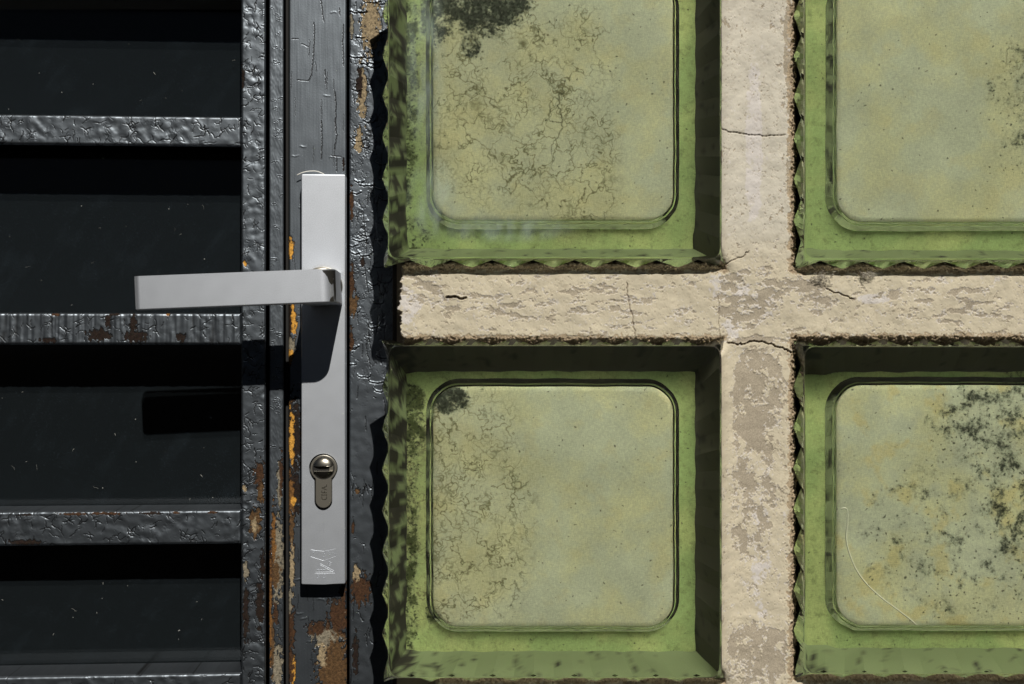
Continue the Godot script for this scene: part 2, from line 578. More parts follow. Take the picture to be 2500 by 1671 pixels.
			var rag := away + lerpf(-2.6 if y > 30.0 or x > 150.0 else -1.2, 6.5, tight) + 1.6 * n_end.get_noise_2d(x, y) + 0.9 * n_fine.get_noise_2d(x * 0.6, y * 0.6)
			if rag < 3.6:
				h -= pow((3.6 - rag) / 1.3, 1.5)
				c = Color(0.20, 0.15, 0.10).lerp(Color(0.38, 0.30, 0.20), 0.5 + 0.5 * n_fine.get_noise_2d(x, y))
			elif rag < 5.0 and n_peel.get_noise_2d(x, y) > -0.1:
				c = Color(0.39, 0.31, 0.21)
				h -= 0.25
			# the end of the joint beside the door
			var left := x + 69.0 - 2.6 * n_end.get_noise_2d(x * 0.5 + 7.0, y) - 0.10 * absf(y - 22.0)
			if left < 1.8:
				h -= pow(maxf(0.0, 1.8 - left), 1.5) * 6.0
				c = Color(0.34, 0.28, 0.20)
			h = maxf(h, -24.0)
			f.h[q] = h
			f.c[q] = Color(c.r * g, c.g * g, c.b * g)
	var dark := Color(0.09, 0.06, 0.04)
	var lines := [
		[[[1755, 322], [1790, 326], [1830, 330], [1870, 332], [1915, 330]], 0.35, -0.9, 0.0],
		[[[1528, 690], [1533, 715], [1536, 745], [1548, 785], [1552, 822]], 0.3, -0.7, 0.0],
		[[[1775, 838], [1800, 842], [1830, 836], [1860, 836], [1890, 842], [1915, 852], [1938, 862]], 0.55, -1.4, 0.15],
		[[[1090, 727], [1105, 724], [1120, 729], [1140, 727]], 0.75, -1.3, 0.2],
		[[[1760, 650], [1785, 640], [1810, 628], [1828, 612]], 0.35, -0.8, 0.1],
		[[[2015, 705], [2040, 716], [2060, 722], [2085, 732]], 0.4, -1.0, 0.1],
		[[[1750, 720], [1756, 790], [1758, 830]], 0.25, -0.4, 0.0]]
	for l in lines:
		var pts := PackedVector2Array()
		for p in l[0]:
			var w := at_px(p[0], p[1], 0)
			var count := 5 if pts.size() else 1
			var from := pts[-1] if pts.size() else Vector2(w.x, w.y)
			for s in count:
				var t := float(s + 1) / count
				var m := from.lerp(Vector2(w.x, w.y), t)
				pts.append(m + Vector2(n_end.get_noise_2d(m.x * 3.0, m.y), n_end.get_noise_2d(m.y * 3.0, m.x)) * 1.1)
		f.stroke(pts, l[1], l[2], l[3], dark, 0.8)
	var o := part(wall, "mortar", relief(f, 0.0, 0.0, [M.mortar]))
	o.position = up

# a point of the block's outline: s = 0..4 round the sides, tooth = how far the fluted edge stands out there
func outline(s: float, half_x: float, half_y: float, tooth: float, inset: float) -> Vector2:
	var side := int(s) % 4
	var t := s - floorf(s)
	var wave := absf(fmod(t * 8.0, 1.0) - 0.5) * 2.0      # 1 at the corners, eight teeth on each side
	var out := tooth * wave - inset
	var p := Vector2.ZERO
	var e := t * 2.0 - 1.0
	match side:
		0: p = Vector2(e * (half_x - inset), -half_y - out)
		1: p = Vector2(half_x + out, e * (half_y - inset))
		2: p = Vector2(-e * (half_x - inset), half_y + out)
		3: p = Vector2(-half_x - out, -e * (half_y - inset))
	if t < 0.0625 or t > 0.9375:   # corners: carry the tooth round
		var k := (t if t < 0.5 else 1.0 - t) / 0.0625
		var grow := tooth * 0.7 * (1.0 - k)
		match side:
			0, 2: p.x += signf(p.x) * grow
			1, 3: p.y += signf(p.y) * grow
	return p

# pressed glass draws in towards its back; extra draw at the top shapes a band standing in for shadow
func drafted(p: Vector2, inset: float) -> Vector2:
	if p.y > 0.0: p.y *= 1.0 - 0.0085 * inset
	if p.x > 0.0: p.x *= 1.0 - 0.0025 * inset
	return p

func rounded(s: float, half_x: float, half_y: float, r: float) -> Vector2:
	var p := outline(s, half_x, half_y, 0.0, 0.0)
	var c := Vector2(half_x - r, half_y - r)
	var a := Vector2(absf(p.x) - c.x, absf(p.y) - c.y)
	if a.x > 0.0 and a.y > 0.0:
		a = a.normalized() * r
		p = Vector2(signf(p.x) * (c.x + a.x), signf(p.y) * (c.y + a.y))
	return p

# rings: arrays of Vector3 (mm), joined one to the next; groups: smoothing group of each band (-1 = facets)
func loft(st: SurfaceTool, rings: Array, groups: Array, closed := false, uv_half := Vector2.ZERO) -> void:
	var n: int = rings[0].size()
	for b in (rings.size() if closed else rings.size() - 1):
		var lo: PackedVector3Array = rings[b]
		var hi: PackedVector3Array = rings[(b + 1) % rings.size()]
		st.set_smooth_group(groups[b])
		for i in n:
			var j := (i + 1) % n
			for p in [lo[i], hi[i], hi[j], lo[i], hi[j], lo[j]]:
				if uv_half != Vector2.ZERO:
					st.set_uv(Vector2(p.x / uv_half.x * 0.5 + 0.5, 0.5 - p.y / uv_half.y * 0.5))
				st.add_vertex(p * MM)

func ring_of(count: int, z: float, how: Callable) -> PackedVector3Array:
	var r := PackedVector3Array()
	for i in count:
		var p: Vector2 = how.call(4.0 * i / count)
		r.append(Vector3(p.x, p.y, z))
	return r

func cap(st: SurfaceTool, ring: PackedVector3Array, z: float, group: int, uv_half := Vector2.ZERO) -> void:
	st.set_smooth_group(group)
	var c := Vector3(0, 0, z)
	for i in ring.size():
		for p in [c, ring[(i + 1) % ring.size()], ring[i]]:
			if uv_half != Vector2.ZERO:
				st.set_uv(Vector2(p.x / uv_half.x * 0.5 + 0.5, 0.5 - p.y / uv_half.y * 0.5))
			st.add_vertex(p * MM)

func build_block(wall: Node3D, up: Vector3, job: Array) -> void:
	var hx: float = job[2]
	var hy: float = job[3]
	var which: int = job[5]
	var b := base(wall, "glass_block", Vector3(job[0], job[1], 0))
	b.position += up
	tag(b, job[4])
	var half := Vector2(hx + 6.0, hy + 6.0)
	# one solid body of glass: rounded front, fluted sides, and a back pressed in by a square recess
	var n := 4 * 64
	var st := SurfaceTool.new()
	st.begin(Mesh.PRIMITIVE_TRIANGLES)
	var press := [[76.2, -35.0], [74.0, -32.0], [73.1, -26.0], [72.4, -23.7], [71.4, -23.0], [68.7, -22.9]]
	var body := []
	var groups := []
	for a in [[10.0, 2.0], [9.85, 1.2], [9.4, 0.6], [8.8, 0.16], [8.0, 0.0]]:
		body.append(ring_of(n, a[0], func(s: float) -> Vector2: return rounded(s, hx - a[1], hy - a[1], 6.0 - a[1])))
		groups.append(1)
	for a in [[7.2, 0.3, 0.0], [1.0, 4.4, 0.0], [-17.0, 2.5, 5.0], [-35.0, 0.6, 10.0]]:
		body.append(ring_of(n, a[0], func(s: float) -> Vector2: return drafted(outline(s, hx, hy, a[1], a[2]), a[2])))
		groups.append(-1)
	for a in press:
		body.append(ring_of(n, a[1], func(s: float) -> Vector2: return rounded(s, a[0], a[0], 16.0 + (a[0] - 73.2))))
		groups.append(3)
	body.reverse()
	groups.reverse()
	groups.remove_at(0)
	loft(st, body, groups)
	cap(st, body[-1], 10.0, 1)
	var low: PackedVector3Array = body[0].duplicate()
	low.reverse()
	cap(st, low, -22.9, 3)
	st.generate_normals()
	part(b, "glass_body", st.commit(), M.green_glass)
	# the bed round the tapering sides: mortar, whitewash, soot; shade painted dark at top and right, light pale elsewhere
	st = SurfaceTool.new()
	st.begin(Mesh.PRIMITIVE_TRIANGLES)
	var bed := []
	for k in 15:
		var z := lerpf(-1.5, -34.9, k / 14.0)
		var t := (1.0 - z) / 36.0
		bed.append(ring_of(n, z, func(s: float) -> Vector2: return drafted(outline(s, hx, hy, lerpf(4.4, 0.6, t), lerpf(0.0, 10.0, t) + 0.3), 10.0 * t)))
	st.set_smooth_group(-1)
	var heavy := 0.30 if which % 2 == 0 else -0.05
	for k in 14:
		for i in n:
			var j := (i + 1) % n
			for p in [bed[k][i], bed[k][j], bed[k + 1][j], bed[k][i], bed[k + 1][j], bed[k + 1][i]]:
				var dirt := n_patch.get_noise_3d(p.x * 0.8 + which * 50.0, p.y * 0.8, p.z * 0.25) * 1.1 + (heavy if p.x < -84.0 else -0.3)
				var side_shade := Color(0.33, 0.40, 0.20) if i < n / 4 or i >= n * 3 / 4 else Color(0.105, 0.10, 0.07)  # lit and shaded sides of the bed, put into the colour
				st.set_color(side_shade.lerp(Color(0.05, 0.046, 0.034), smoothstep(-0.05, 0.35, dirt)))
				st.add_vertex(p * MM)
	st.generate_normals()
	part(b, "mortar_bed", st.commit(), M.shade_toned_bed)
	# old whitewash on the back
	st = SurfaceTool.new()
	st.begin(Mesh.PRIMITIVE_TRIANGLES)
	var back := [ring_of(n, -35.3, func(s: float) -> Vector2: return drafted(outline(s, hx, hy, 0.6, 9.9), 10.0))]
	for a in press:
		back.append(ring_of(n, a[1] - 0.3, func(s: float) -> Vector2: return rounded(s, a[0] - 0.25, a[0] - 0.25, 16.0 + (a[0] - 73.2))))
	loft(st, back, [-1, 3, 3, 3, 3, 3], false, half)
	cap(st, back[-1], -23.2, 3, half)
	st.generate_normals()
	var coat := StandardMaterial3D.new()
	coat.resource_name = "coat_%d" % which
	coat.roughness = 0.42
	coat.metallic_specular = 0.22
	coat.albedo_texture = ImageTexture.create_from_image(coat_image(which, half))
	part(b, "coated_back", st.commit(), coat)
	if which == 0:
		var im := Image.create(384, 384, false, Image.FORMAT_RGBA8)
		var streak := noise(1.0 / 16.0, 151, FastNoiseLite.TYPE_SIMPLEX_SMOOTH, 5)
		for j in 384:
			for i in 384:
				var x := (i / 384.0 - 0.5) * 2.0 * (hx - 3.0)
				var y := (0.5 - j / 384.0) * 2.0 * (hy - 3.0)
				var m := 0.0
				for e in [[-76.0, 20.0, 13.0, 62.0], [-72.0, -62.0, 16.0, 26.0], [-30.0, -80.0, 46.0, 9.0]]:
					var t: float = 1.0 - pow((x - e[0]) / e[2], 2.0) - pow((y - e[1]) / e[3], 2.0)
					m = maxf(m, minf(1.0, t * 1.2))
				var a := m * clampf(0.55 + 0.9 * streak.get_noise_2d(x * 2.2, y * 0.7) + 0.3 * n_tiny.get_noise_2d(x, y * 0.5), 0.0, 1.0)
				im.set_pixel(i, j, Color(0.60, 0.66, 0.62, a * 0.42))
		var smear := StandardMaterial3D.new()
		smear.resource_name = "dried_smear"
		smear.albedo_texture = ImageTexture.create_from_image(im)
		smear.transparency = BaseMaterial3D.TRANSPARENCY_ALPHA
		smear.roughness = 0.9
		smear.metallic_specular = 0.1
		var v := PackedVector3Array()
		var nn := PackedVector3Array()
		var uv := PackedVector2Array()
		for p in [[-1, -1], [-1, 1], [1, 1], [1, -1]]:
			v.append(Vector3(p[0] * (hx - 3.0), p[1] * (hy - 3.0), 10.15) * MM)
			nn.append(Vector3(0, 0, 1))
			uv.append(Vector2(p[0] * 0.5 + 0.5, 0.5 - p[1] * 0.5))
		tag(part(b, "dried_smear", arrays(v, nn, PackedColorArray(), [PackedInt32Array([0, 1, 2, 0, 2, 3])], [], uv), smear), "", "", "", "stuff")
	if which == 3:   # a thin curved line cast into the glass
		var pts := PackedVector3Array()
		for p in [[2052, 1243], [2068, 1244], [2070, 1275], [2066, 1310], [2072, 1345], [2090, 1390], [2115, 1425], [2150, 1458], [2190, 1488], [2225, 1515], [2238, 1528]]:
			var w := at_px(p[0], p[1], 10.1)
			pts.append(w - Vector3(job[0], job[1], 0))
		part(b, "curved_line", tube(pts, 0.42, 8), M.glass_seam)

func tube(pts: PackedVector3Array, r: float, sides: int, sharp := false) -> ArrayMesh:
	var curve := Curve3D.new()
	for i in pts.size():
		var t := (pts[mini(i + 1, pts.size() - 1)] - pts[maxi(i - 1, 0)]) / 6.0
		if sharp: t *= 0.0
		curve.add_point(pts[i], -t, t)
	curve.bake_interval = 1.0
	var line := curve.get_baked_points()
	var st := SurfaceTool.new()
	st.begin(Mesh.PRIMITIVE_TRIANGLES)
	var rings := []
	var groups := []
	for i in line.size():
		var t := (line[mini(i + 1, line.size() - 1)] - line[maxi(i - 1, 0)]).normalized()
		var a := t.cross(Vector3(0.31, 0.2, 0.93)).normalized()
		var c := t.cross(a)
		var ring := PackedVector3Array()
		var rr := r * (0.35 if i == 0 or i == line.size() - 1 else 1.0)
		for k in sides:
			ring.append(line[i] + (a * cos(TAU * k / sides) + c * sin(TAU * k / sides)) * rr)
		rings.append(ring)
		groups.append(1)
	loft(st, rings, groups)
	st.generate_normals()
	return st.commit()

# wandering, forking cracks in the whitewash, as a field of 0..1
func crack_mask(n: int, half: Vector2, areas: Array, which: int) -> PackedFloat32Array:
	var m := PackedFloat32Array()
	m.resize(n * n)
	var rng := RandomNumberGenerator.new()
	rng.seed = 300 + which
	var per := n / (2.0 * half.x)
	var todo := []
	for a in areas:
		for k in int(a[2] * a[3] * a[4] / 900.0):
			var t := rng.randf() * TAU
			var r := sqrt(rng.randf())
			todo.append([Vector2(a[0] + cos(t) * r * a[2], a[1] + sin(t) * r * a[3]), rng.randf() * TAU, rng.randf_range(6.0, 20.0), rng.randf_range(0.3, 0.6)])
	if which == 0:
		todo.append([Vector2(6.0, 8.0), -1.9, 62.0, 1.1])
	while todo.size():
		var w: Array = todo.pop_back()
		var p: Vector2 = w[0]
		var dir: float = w[1]
		var home := dir
		var left: float = w[2]
		var whole := left
		while left > 0.0:
			dir += rng.randf_range(-0.75, 0.75)
			dir = lerpf(dir, home, 0.12)
			p += Vector2(cos(dir), sin(dir)) * 0.32
			left -= 0.32
			var wide: float = w[3] * (0.35 + 0.65 * left / whole) * rng.randf_range(0.6, 1.2)
			var ci := (p.x / half.x * 0.5 + 0.5) * n
			var cj := (0.5 - p.y / half.y * 0.5) * n
			var rr := maxf(0.7, wide * per * 0.5)
			for jj in range(int(cj - rr - 1), int(cj + rr + 2)):
				for ii in range(int(ci - rr - 1), int(ci + rr + 2)):
					if ii < 0 or jj < 0 or ii >= n or jj >= n: continue
					var d := Vector2(ii + 0.5 - ci, jj + 0.5 - cj).length()
					m[jj * n + ii] = maxf(m[jj * n + ii], clampf(rr + 0.5 - d, 0.0, 1.0) * minf(1.0, 0.35 + wide))
			if rng.randf() < 0.010 and w[2] > 8.0:
				todo.append([p, dir + (0.9 if rng.randf() < 0.5 else -0.9), left * 0.6, w[3] * 0.7])
	return m

# what clings to the back of the glass: old whitewash, crazing, stains, mould, specks
func coat_image(which: int, half: Vector2) -> Image:
	var n := 576
	var im := Image.create(n, n, false, Image.FORMAT_RGB8)
	var ox := 400.0 * which
	var craze := noise(1.0 / 15.0, 51 + which, FastNoiseLite.TYPE_CELLULAR)
	craze.cellular_return_type = FastNoiseLite.RETURN_DISTANCE2_SUB
	var craze2 := noise(1.0 / 5.5, 61 + which, FastNoiseLite.TYPE_CELLULAR)
	craze2.cellular_return_type = FastNoiseLite.RETURN_DISTANCE2_SUB
	var warp := noise(1.0 / 9.0, 71 + which, FastNoiseLite.TYPE_SIMPLEX_SMOOTH, 3)
	warp.fractal_gain = 0.45
	var stain := noise(1.0 / 55.0, 81 + which, FastNoiseLite.TYPE_SIMPLEX_SMOOTH, 4)
	var grain := noise(1.5, 91 + which)
	var mould := noise(1.0 / 4.5, 101 + which, FastNoiseLite.TYPE_SIMPLEX_SMOOTH, 4)
	var spots := noise(1.0 / 3.2, 111 + which)
	var blot := noise(1.0 / 15.0, 121 + which, FastNoiseLite.TYPE_SIMPLEX_SMOOTH, 7)
	blot.fractal_gain = 0.74
	blot.fractal_lacunarity = 2.1
	# [x, y, radius x, radius y, strength] in mm from the middle of the block
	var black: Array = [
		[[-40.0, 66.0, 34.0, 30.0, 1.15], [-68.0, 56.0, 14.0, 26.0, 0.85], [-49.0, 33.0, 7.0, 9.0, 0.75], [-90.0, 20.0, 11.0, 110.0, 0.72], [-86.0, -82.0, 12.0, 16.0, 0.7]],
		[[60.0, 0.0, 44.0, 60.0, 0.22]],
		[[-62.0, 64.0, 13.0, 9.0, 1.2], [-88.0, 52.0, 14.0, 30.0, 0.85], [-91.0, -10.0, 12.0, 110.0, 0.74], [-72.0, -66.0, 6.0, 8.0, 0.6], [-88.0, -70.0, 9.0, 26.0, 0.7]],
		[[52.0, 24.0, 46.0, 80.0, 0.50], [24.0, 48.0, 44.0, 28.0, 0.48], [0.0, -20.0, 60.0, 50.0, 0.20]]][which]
	var crazed: Array = [[[-30.0, 0.0, 62.0, 75.0, 0.95], [14.0, -40.0, 32.0, 50.0, 1.0], [16.0, 20.0, 26.0, 45.0, 0.7]], [[60.0, 10.0, 40.0, 60.0, 0.4]], [[-58.0, 0.0, 52.0, 90.0, 1.1], [-40.0, -40.0, 30.0, 40.0, 0.6]], [[60.0, 40.0, 30.0, 30.0, 0.3]]][which]
	var lines := crack_mask(n, half, crazed, which)
	for j in n:
		var y := (0.5 - (j + 0.5) / n) * 2.0 * half.y
		for i in n:
			var x := ((i + 0.5) / n - 0.5) * 2.0 * half.x
			# how far inside the raised square this lies
			var ax := absf(x) - 58.0
			var ay := absf(y) - 58.0
			var inside := 16.0 - (Vector2(ax, ay).length() if ax > 0.0 and ay > 0.0 else maxf(ax, ay))
			var s := stain.get_noise_2d(x + ox, y)
			var wx := warp.get_noise_2d(x, y + ox)
			var wy := warp.get_noise_2d(x + 90.0, y + ox)
			var c: Color
			if inside > 0.0:
				c = Color(0.70, 0.70, 0.59).lerp(Color(0.75, 0.715, 0.52), smoothstep(-0.3, 0.4, s + 0.2 * mould.get_noise_2d(x * 0.4, y * 0.4)))
				var st2 := stain.get_noise_2d(x * 1.8 + ox + 700.0, y * 1.8) + 0.12 * mould.get_noise_2d(x, y)
				var strong := 0.6 if which == 3 else 0.22
				c = c.lerp(Color(0.76, 0.63, 0.32), smoothstep(0.1, 0.5, st2) * strong)
				c = c.lerp(Color(0.62, 0.62, 0.54), smoothstep(0.1, 0.5, -st2) * strong)
			else:
				c = Color(0.44, 0.55, 0.26).lerp(Color(0.56, 0.62, 0.30), smoothstep(-0.3, 0.4, s))
				c = c.lerp(Color(0.24, 0.27, 0.13), 0.6 * smoothstep(0.0, 0.5, blot.get_noise_2d(x * 1.7, y * 1.7 + ox)))
			var g := 1.0 + 0.16 * stain.get_noise_2d(x * 1.3 - 300.0, y * 1.3 + ox) + 0.11 * grain.get_noise_2d(x, y) + 0.10 * grain.get_noise_2d(x * 0.18, y * 1.5) + 0.10 * grain.get_noise_2d(x * 1.5, y * 0.18) + 0.10 * mould.get_noise_2d(x * 2.5, y * 2.5)
			var cr := 0.0
			for e in crazed:
				var t: float = 1.0 - pow((x - e[0]) / e[2], 2.0) - pow((y - e[1]) / e[3], 2.0)
				if t > 0.0: cr = maxf(cr, e[4] * minf(1.0, t * 1.6))
			if cr > 0.0:
				var e1 := craze.get_noise_2d(x + wx * 7.0, y + wy * 7.0) + 1.0
				var e2 := craze2.get_noise_2d(x + wx * 4.0, y + wy * 4.0) + 1.0
				var keep := smoothstep(-0.5, 0.1, stain.get_noise_2d(x * 2.0 + 40.0, y * 2.0))
				var line := maxf(exp(-pow(e1 / 0.05, 2.0)) * keep, exp(-pow(e2 / 0.085, 2.0)) * 0.5 * smoothstep(-0.3, 0.15, stain.get_noise_2d(x * 2.3 - 80.0, y * 2.3)))
				c = c.lerp(Color(0.085, 0.08, 0.035), clampf(line * cr * 1.25, 0.0, 0.9))
				c = c.lerp(Color(0.68, 0.59, 0.38), cr * 0.22)
			c = c.lerp(Color(0.085, 0.08, 0.04), lines[j * n + i] * 0.75)
			var b := 0.0
			for e in black:
				var t: float = 1.0 - pow((x - e[0]) / e[2], 2.0) - pow((y - e[1]) / e[3], 2.0)
				b = maxf(b, e[4] * minf(1.0, t * 2.0))
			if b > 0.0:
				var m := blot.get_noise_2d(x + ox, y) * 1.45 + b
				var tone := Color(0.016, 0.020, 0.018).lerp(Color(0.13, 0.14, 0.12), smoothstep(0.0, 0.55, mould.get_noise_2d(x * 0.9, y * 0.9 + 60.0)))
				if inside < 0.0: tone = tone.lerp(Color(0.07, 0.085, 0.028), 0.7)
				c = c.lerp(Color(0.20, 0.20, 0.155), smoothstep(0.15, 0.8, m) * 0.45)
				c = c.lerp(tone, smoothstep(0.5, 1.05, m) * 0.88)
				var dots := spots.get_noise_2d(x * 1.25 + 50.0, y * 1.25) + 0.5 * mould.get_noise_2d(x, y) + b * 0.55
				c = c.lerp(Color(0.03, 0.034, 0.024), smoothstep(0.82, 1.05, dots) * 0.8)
			var sp := spots.get_noise_2d(x + ox, y)
			if sp > 0.80 and spots.get_noise_2d(x * 0.13, y * 0.13 + 33.0) > 0.0:
				c = c.lerp(Color(0.06, 0.06, 0.035), smoothstep(0.80, 0.9, sp) * 0.8)
			im.set_pixel(i, j, Color(c.r * g, c.g * g, c.b * g).linear_to_srgb())
	return im

# ==================================================================== the door frame: a flaking strip beside the wall
func build_frame() -> void:
	var a := at_px(852, 0, -53).x
	var b := -74.0
	var frame := base(self, "doorpost", Vector3((a + b) / 2.0, -230, -53))
	tag(frame, "narrow doorpost with flaking grey paint between door and wall", "doorpost", "", "thing")
	var back := Vector3(-(a + b) / 2.0, 230, 53) * MM
	var rng := RandomNumberGenerator.new()
	rng.seed = 21
	var f := Field.new(a, b, -230, 230, 0.4)
	for j in f.ny:
		var y := f.y0 + j * f.sty
		for i in f.nx:
			var x := f.x0 + i * f.st
			var q := j * f.nx + i
			var wx := n_warp.get_noise_2d(x, y) * 3.0
			var wy := n_warp.get_noise_2d(x + 50.0, y) * 3.0
			var worn := smoothstep(-60.0, 30.0, y) # more flakes higher up
			worn = clampf(worn * 0.9 + 0.5 * n_low.get_noise_2d(x * 2.0, y * 2.0), 0.0, 1.0)
			var e := n_cell.get_noise_2d((x * 1.1 + wx) * 0.62 + 80.0, (y * 0.6 + wy) * 0.62) + 1.0
			var v := n_plate.get_noise_2d((x * 1.1 + wx) * 0.86 + 80.0, (y * 0.6 + wy) * 0.86)
			var h := 0.10 * n_blister.get_noise_2d(x * 0.7, y * 0.7) + worn * (0.16 * v + 0.10 * exp(-pow((e - 0.10) / 0.05, 2.0)) - 0.4 * exp(-e / 0.03)) + 0.015 * n_fine.get_noise_2d(x, y)
			var c := tint_paint(x, y)
			c = c.lerp(Color(0.02, 0.018, 0.016), worn * exp(-e / 0.04) * 0.8)
			h += edge_round(minf(x - a, b - x), 1.2)
			f.h[q] = h
			f.c[q] = c
	curls(f, rng, 46, -30.0, 225.0)
	cracks(f, rng, 140, 6.0, -0.30, 0.06, 0.8)
	weather(f, [[905, 60, 24, 75, "tan"], [884, 225, 12, 70, "tan"], [878, 205, 8, 40, "deep"], [875, 345, 10, 30, "tan"], [858, 500, 5, 40, "rust"], [858, 690, 8, 40, "rust"], [862, 745, 12, 28, "crust"], [858, 830, 6, 30, "rust"],
		[880, 1440, 26, 40, "rust"], [870, 1400, 10, 18, "tan"], [862, 1290, 4, 20, "rust"], [872, 1200, 5, 9, "crust"], [885, 640, 5, 14, "deep"], [868, 1600, 8, 50, "deep"], [858, 60, 5, 30, "stone"]], at_px, -53.0)
	part(frame, "jamb_face", relief(f, -53.0, 12.0, [M.paint, M.matter])).position = back
	part(frame, "jamb_body", box(a + 0.5, -76.5, -230, 230, -110, -56), M.sooty_brown).position = back

func wander(pts: PackedVector2Array) -> PackedVector2Array:
	var out := PackedVector2Array([pts[0]])
	for i in pts.size() - 1:
		var n := maxi(1, int(pts[i].distance_to(pts[i + 1]) / 0.9))
		for k in n:
			var p := pts[i].lerp(pts[i + 1], float(k + 1) / n)
			out.append(p + Vector2(n_warp.get_noise_2d(p.x * 4.0, p.y * 4.0), n_warp.get_noise_2d(p.y * 4.0, p.x * 4.0)) * 0.45)
	return out

# ==================================================================== the door
func build_door() -> void:
	var door := base(self, "door", LEAF_AT + Vector3(0, -230, 0))
	door.rotation.y = deg_to_rad(LEAF_TURN)
	tag(door, "black painted door with glazed bays, wrinkled bars and an aluminium lever handle", "door", "", "thing")
	var up := Vector3(0, 230, 0) * MM
	var lp := leaf_px
	# --- stile that carries the handle
	var x0 := leaf_px(704, 835, 0).x
	var x1 := leaf_px(846, 835, 0).x
	var f := Field.new(x0, x1, -230, 230, 0.4)
	for j in f.ny:
		var y := f.y0 + j * f.sty
		for i in f.nx:
			var x := f.x0 + i * f.st
			var q := j * f.nx + i
			f.h[q] = 0.022 * n_fine.get_noise_2d(x * 0.8, y * 0.03) + 0.035 * n_blister.get_noise_2d(x * 0.8, y * 0.3) + 0.012 * n_fine.get_noise_2d(x, y) + edge_round(minf(x - x0, x1 - x), 1.3)
			f.c[q] = tint_paint(x, y)
	var rng := RandomNumberGenerator.new()
	rng.seed = 5
	var crack := Color(0.02, 0.015, 0.012)
	for l in [[[783, 0], [786, 25], [790, 52]], [[766, 55], [767, 90], [764, 140], [760, 185], [752, 198], [725, 195]], [[818, 225], [820, 260], [818, 300], [822, 330], [816, 365]], [[821, 385], [822, 420]],
			[[838, 60], [836, 110], [838, 160]], [[793, 170], [795, 205]], [[784, 295], [786, 340], [784, 390]], [[728, 95], [712, 95]], [[735, 108], [752, 114]], [[808, 380], [832, 383]], [[828, 20], [829, 38]]]:
		var pts := PackedVector2Array()
		for p in l[0] if l[0][0] is Array else l:
			var w := leaf_px(p[0], p[1], 0)
			pts.append(Vector2(w.x, w.y))
		f.stroke(wander(pts), 0.36, -0.18, 0.04, crack, 0.75)
	for k in 90:
		var x := rng.randf_range(x0 + 2, x1 - 2)
		var y := rng.randf_range(-225, 225)
		var pts := PackedVector2Array([Vector2(x, y)])
		var down := rng.randf() < 0.55
		for s in 4:
			pts.append(pts[-1] + (Vector2(rng.randf_range(-0.5, 0.5), -rng.randf_range(1, 4)) if down else Vector2(rng.randf_range(0.6, 1.6), rng.randf_range(-0.6, 0.5))))
		f.stroke(wander(pts), rng.randf_range(0.26, 0.36), -0.10 if down else 0.10, 0.04, crack if down else KINDS.paint, 0.5 if down else 0.1)
	weather(f, [[710, 605, 9, 28, "yellow"], [712, 780, 14, 42, "yellow"], [706, 780, 6, 70, "deep"], [710, 845, 12, 24, "stone"], [709, 868, 8, 22, "yellow"], [715, 1060, 22, 90, "deep"], [711, 1080, 7, 80, "yellow"], [714, 1200, 20, 70, "deep"], [709, 1215, 8, 60, "ochre"], [716, 1225, 9, 12, "yellow"],
		[712, 1300, 7, 60, "crust"], [712, 1390, 7, 60, "tan"], [708, 1530, 12, 60, "rust"], [708, 1470, 5, 40, "stone"], [714, 1640, 8, 45, "yellow"], [708, 1620, 10, 60, "rust"],
		[815, 1640, 42, 95, "crust"], [800, 1555, 40, 30, "stone"], [826, 1510, 26, 50, "rust"], [775, 1535, 26, 18, "rust"], [822, 1620, 28, 70, "crust"], [838, 1460, 8, 70, "rust"], [786, 1600, 12, 30, "tan"], [842, 700, 2.5, 200, "rust"], [838, 400, 3, 20, "deep"], [842, 1180, 2.5, 240, "stone"]], leaf_px, 0.0)
	part(door, "lock_stile", relief(f, 0.0, 30.0, [M.paint, M.matter])).position = up
	# --- bead between the stile and the wrinkled bar
	x0 = leaf_px(656, 835, 7).x
	x1 = leaf_px(692, 835, 7).x
	f = Field.new(x0, x1, -230, 230, 0.42)
	for j in f.ny:
		var y := f.y0 + j * f.sty
		for i in f.nx:
			var x := f.x0 + i * f.st
			var q := j * f.nx + i
			f.h[q] = 0.10 * n_blister.get_noise_2d(x, y * 0.5 + 90.0) + 0.05 * n_fine.get_noise_2d(x, y * 0.3) + edge_round(minf(x - x0, x1 - x), 1.0)
			f.c[q] = tint_paint(x + 60.0, y)
	for k in 70:
		var x := rng.randf_range(x0, x1)
		var y := rng.randf_range(-225, 225)
		var pts := PackedVector2Array([Vector2(x, y), Vector2(x + rng.randf_range(0.8, 2.5), y + rng.randf_range(-0.7, 0.7)), Vector2(x + rng.randf_range(2, 4), y + rng.randf_range(-1, 1))])
		f.stroke(pts, 0.28, -0.30, 0.22, crack, 0.6)
	weather(f, [[676, 1365, 16, 110, "stone"], [668, 1330, 6, 90, "ochre"], [682, 1190, 7, 55, "stone"], [686, 1160, 5, 60, "rust"], [672, 1400, 14, 40, "crust"], [660, 1430, 5, 120, "rust"], [676, 1630, 14, 65, "stone"], [664, 1560, 5, 90, "crust"], [660, 1500, 3, 130, "ochre"], [672, 1500, 8, 24, "rust"]], leaf_px, 7.0)
	part(door, "bead", relief(f, 7.0, 14.0, [M.paint, M.matter])).position = up
	# --- wrinkled upright bar
	x0 = leaf_px(588, 835, 11).x
	x1 = leaf_px(648, 835, 11).x
	var bar_left := x0
	f = Field.new(x0, x1, -230, 230, 0.38)
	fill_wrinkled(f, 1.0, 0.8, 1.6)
	cracks(f, rng, 330, 3.6, -0.2, 0.03)
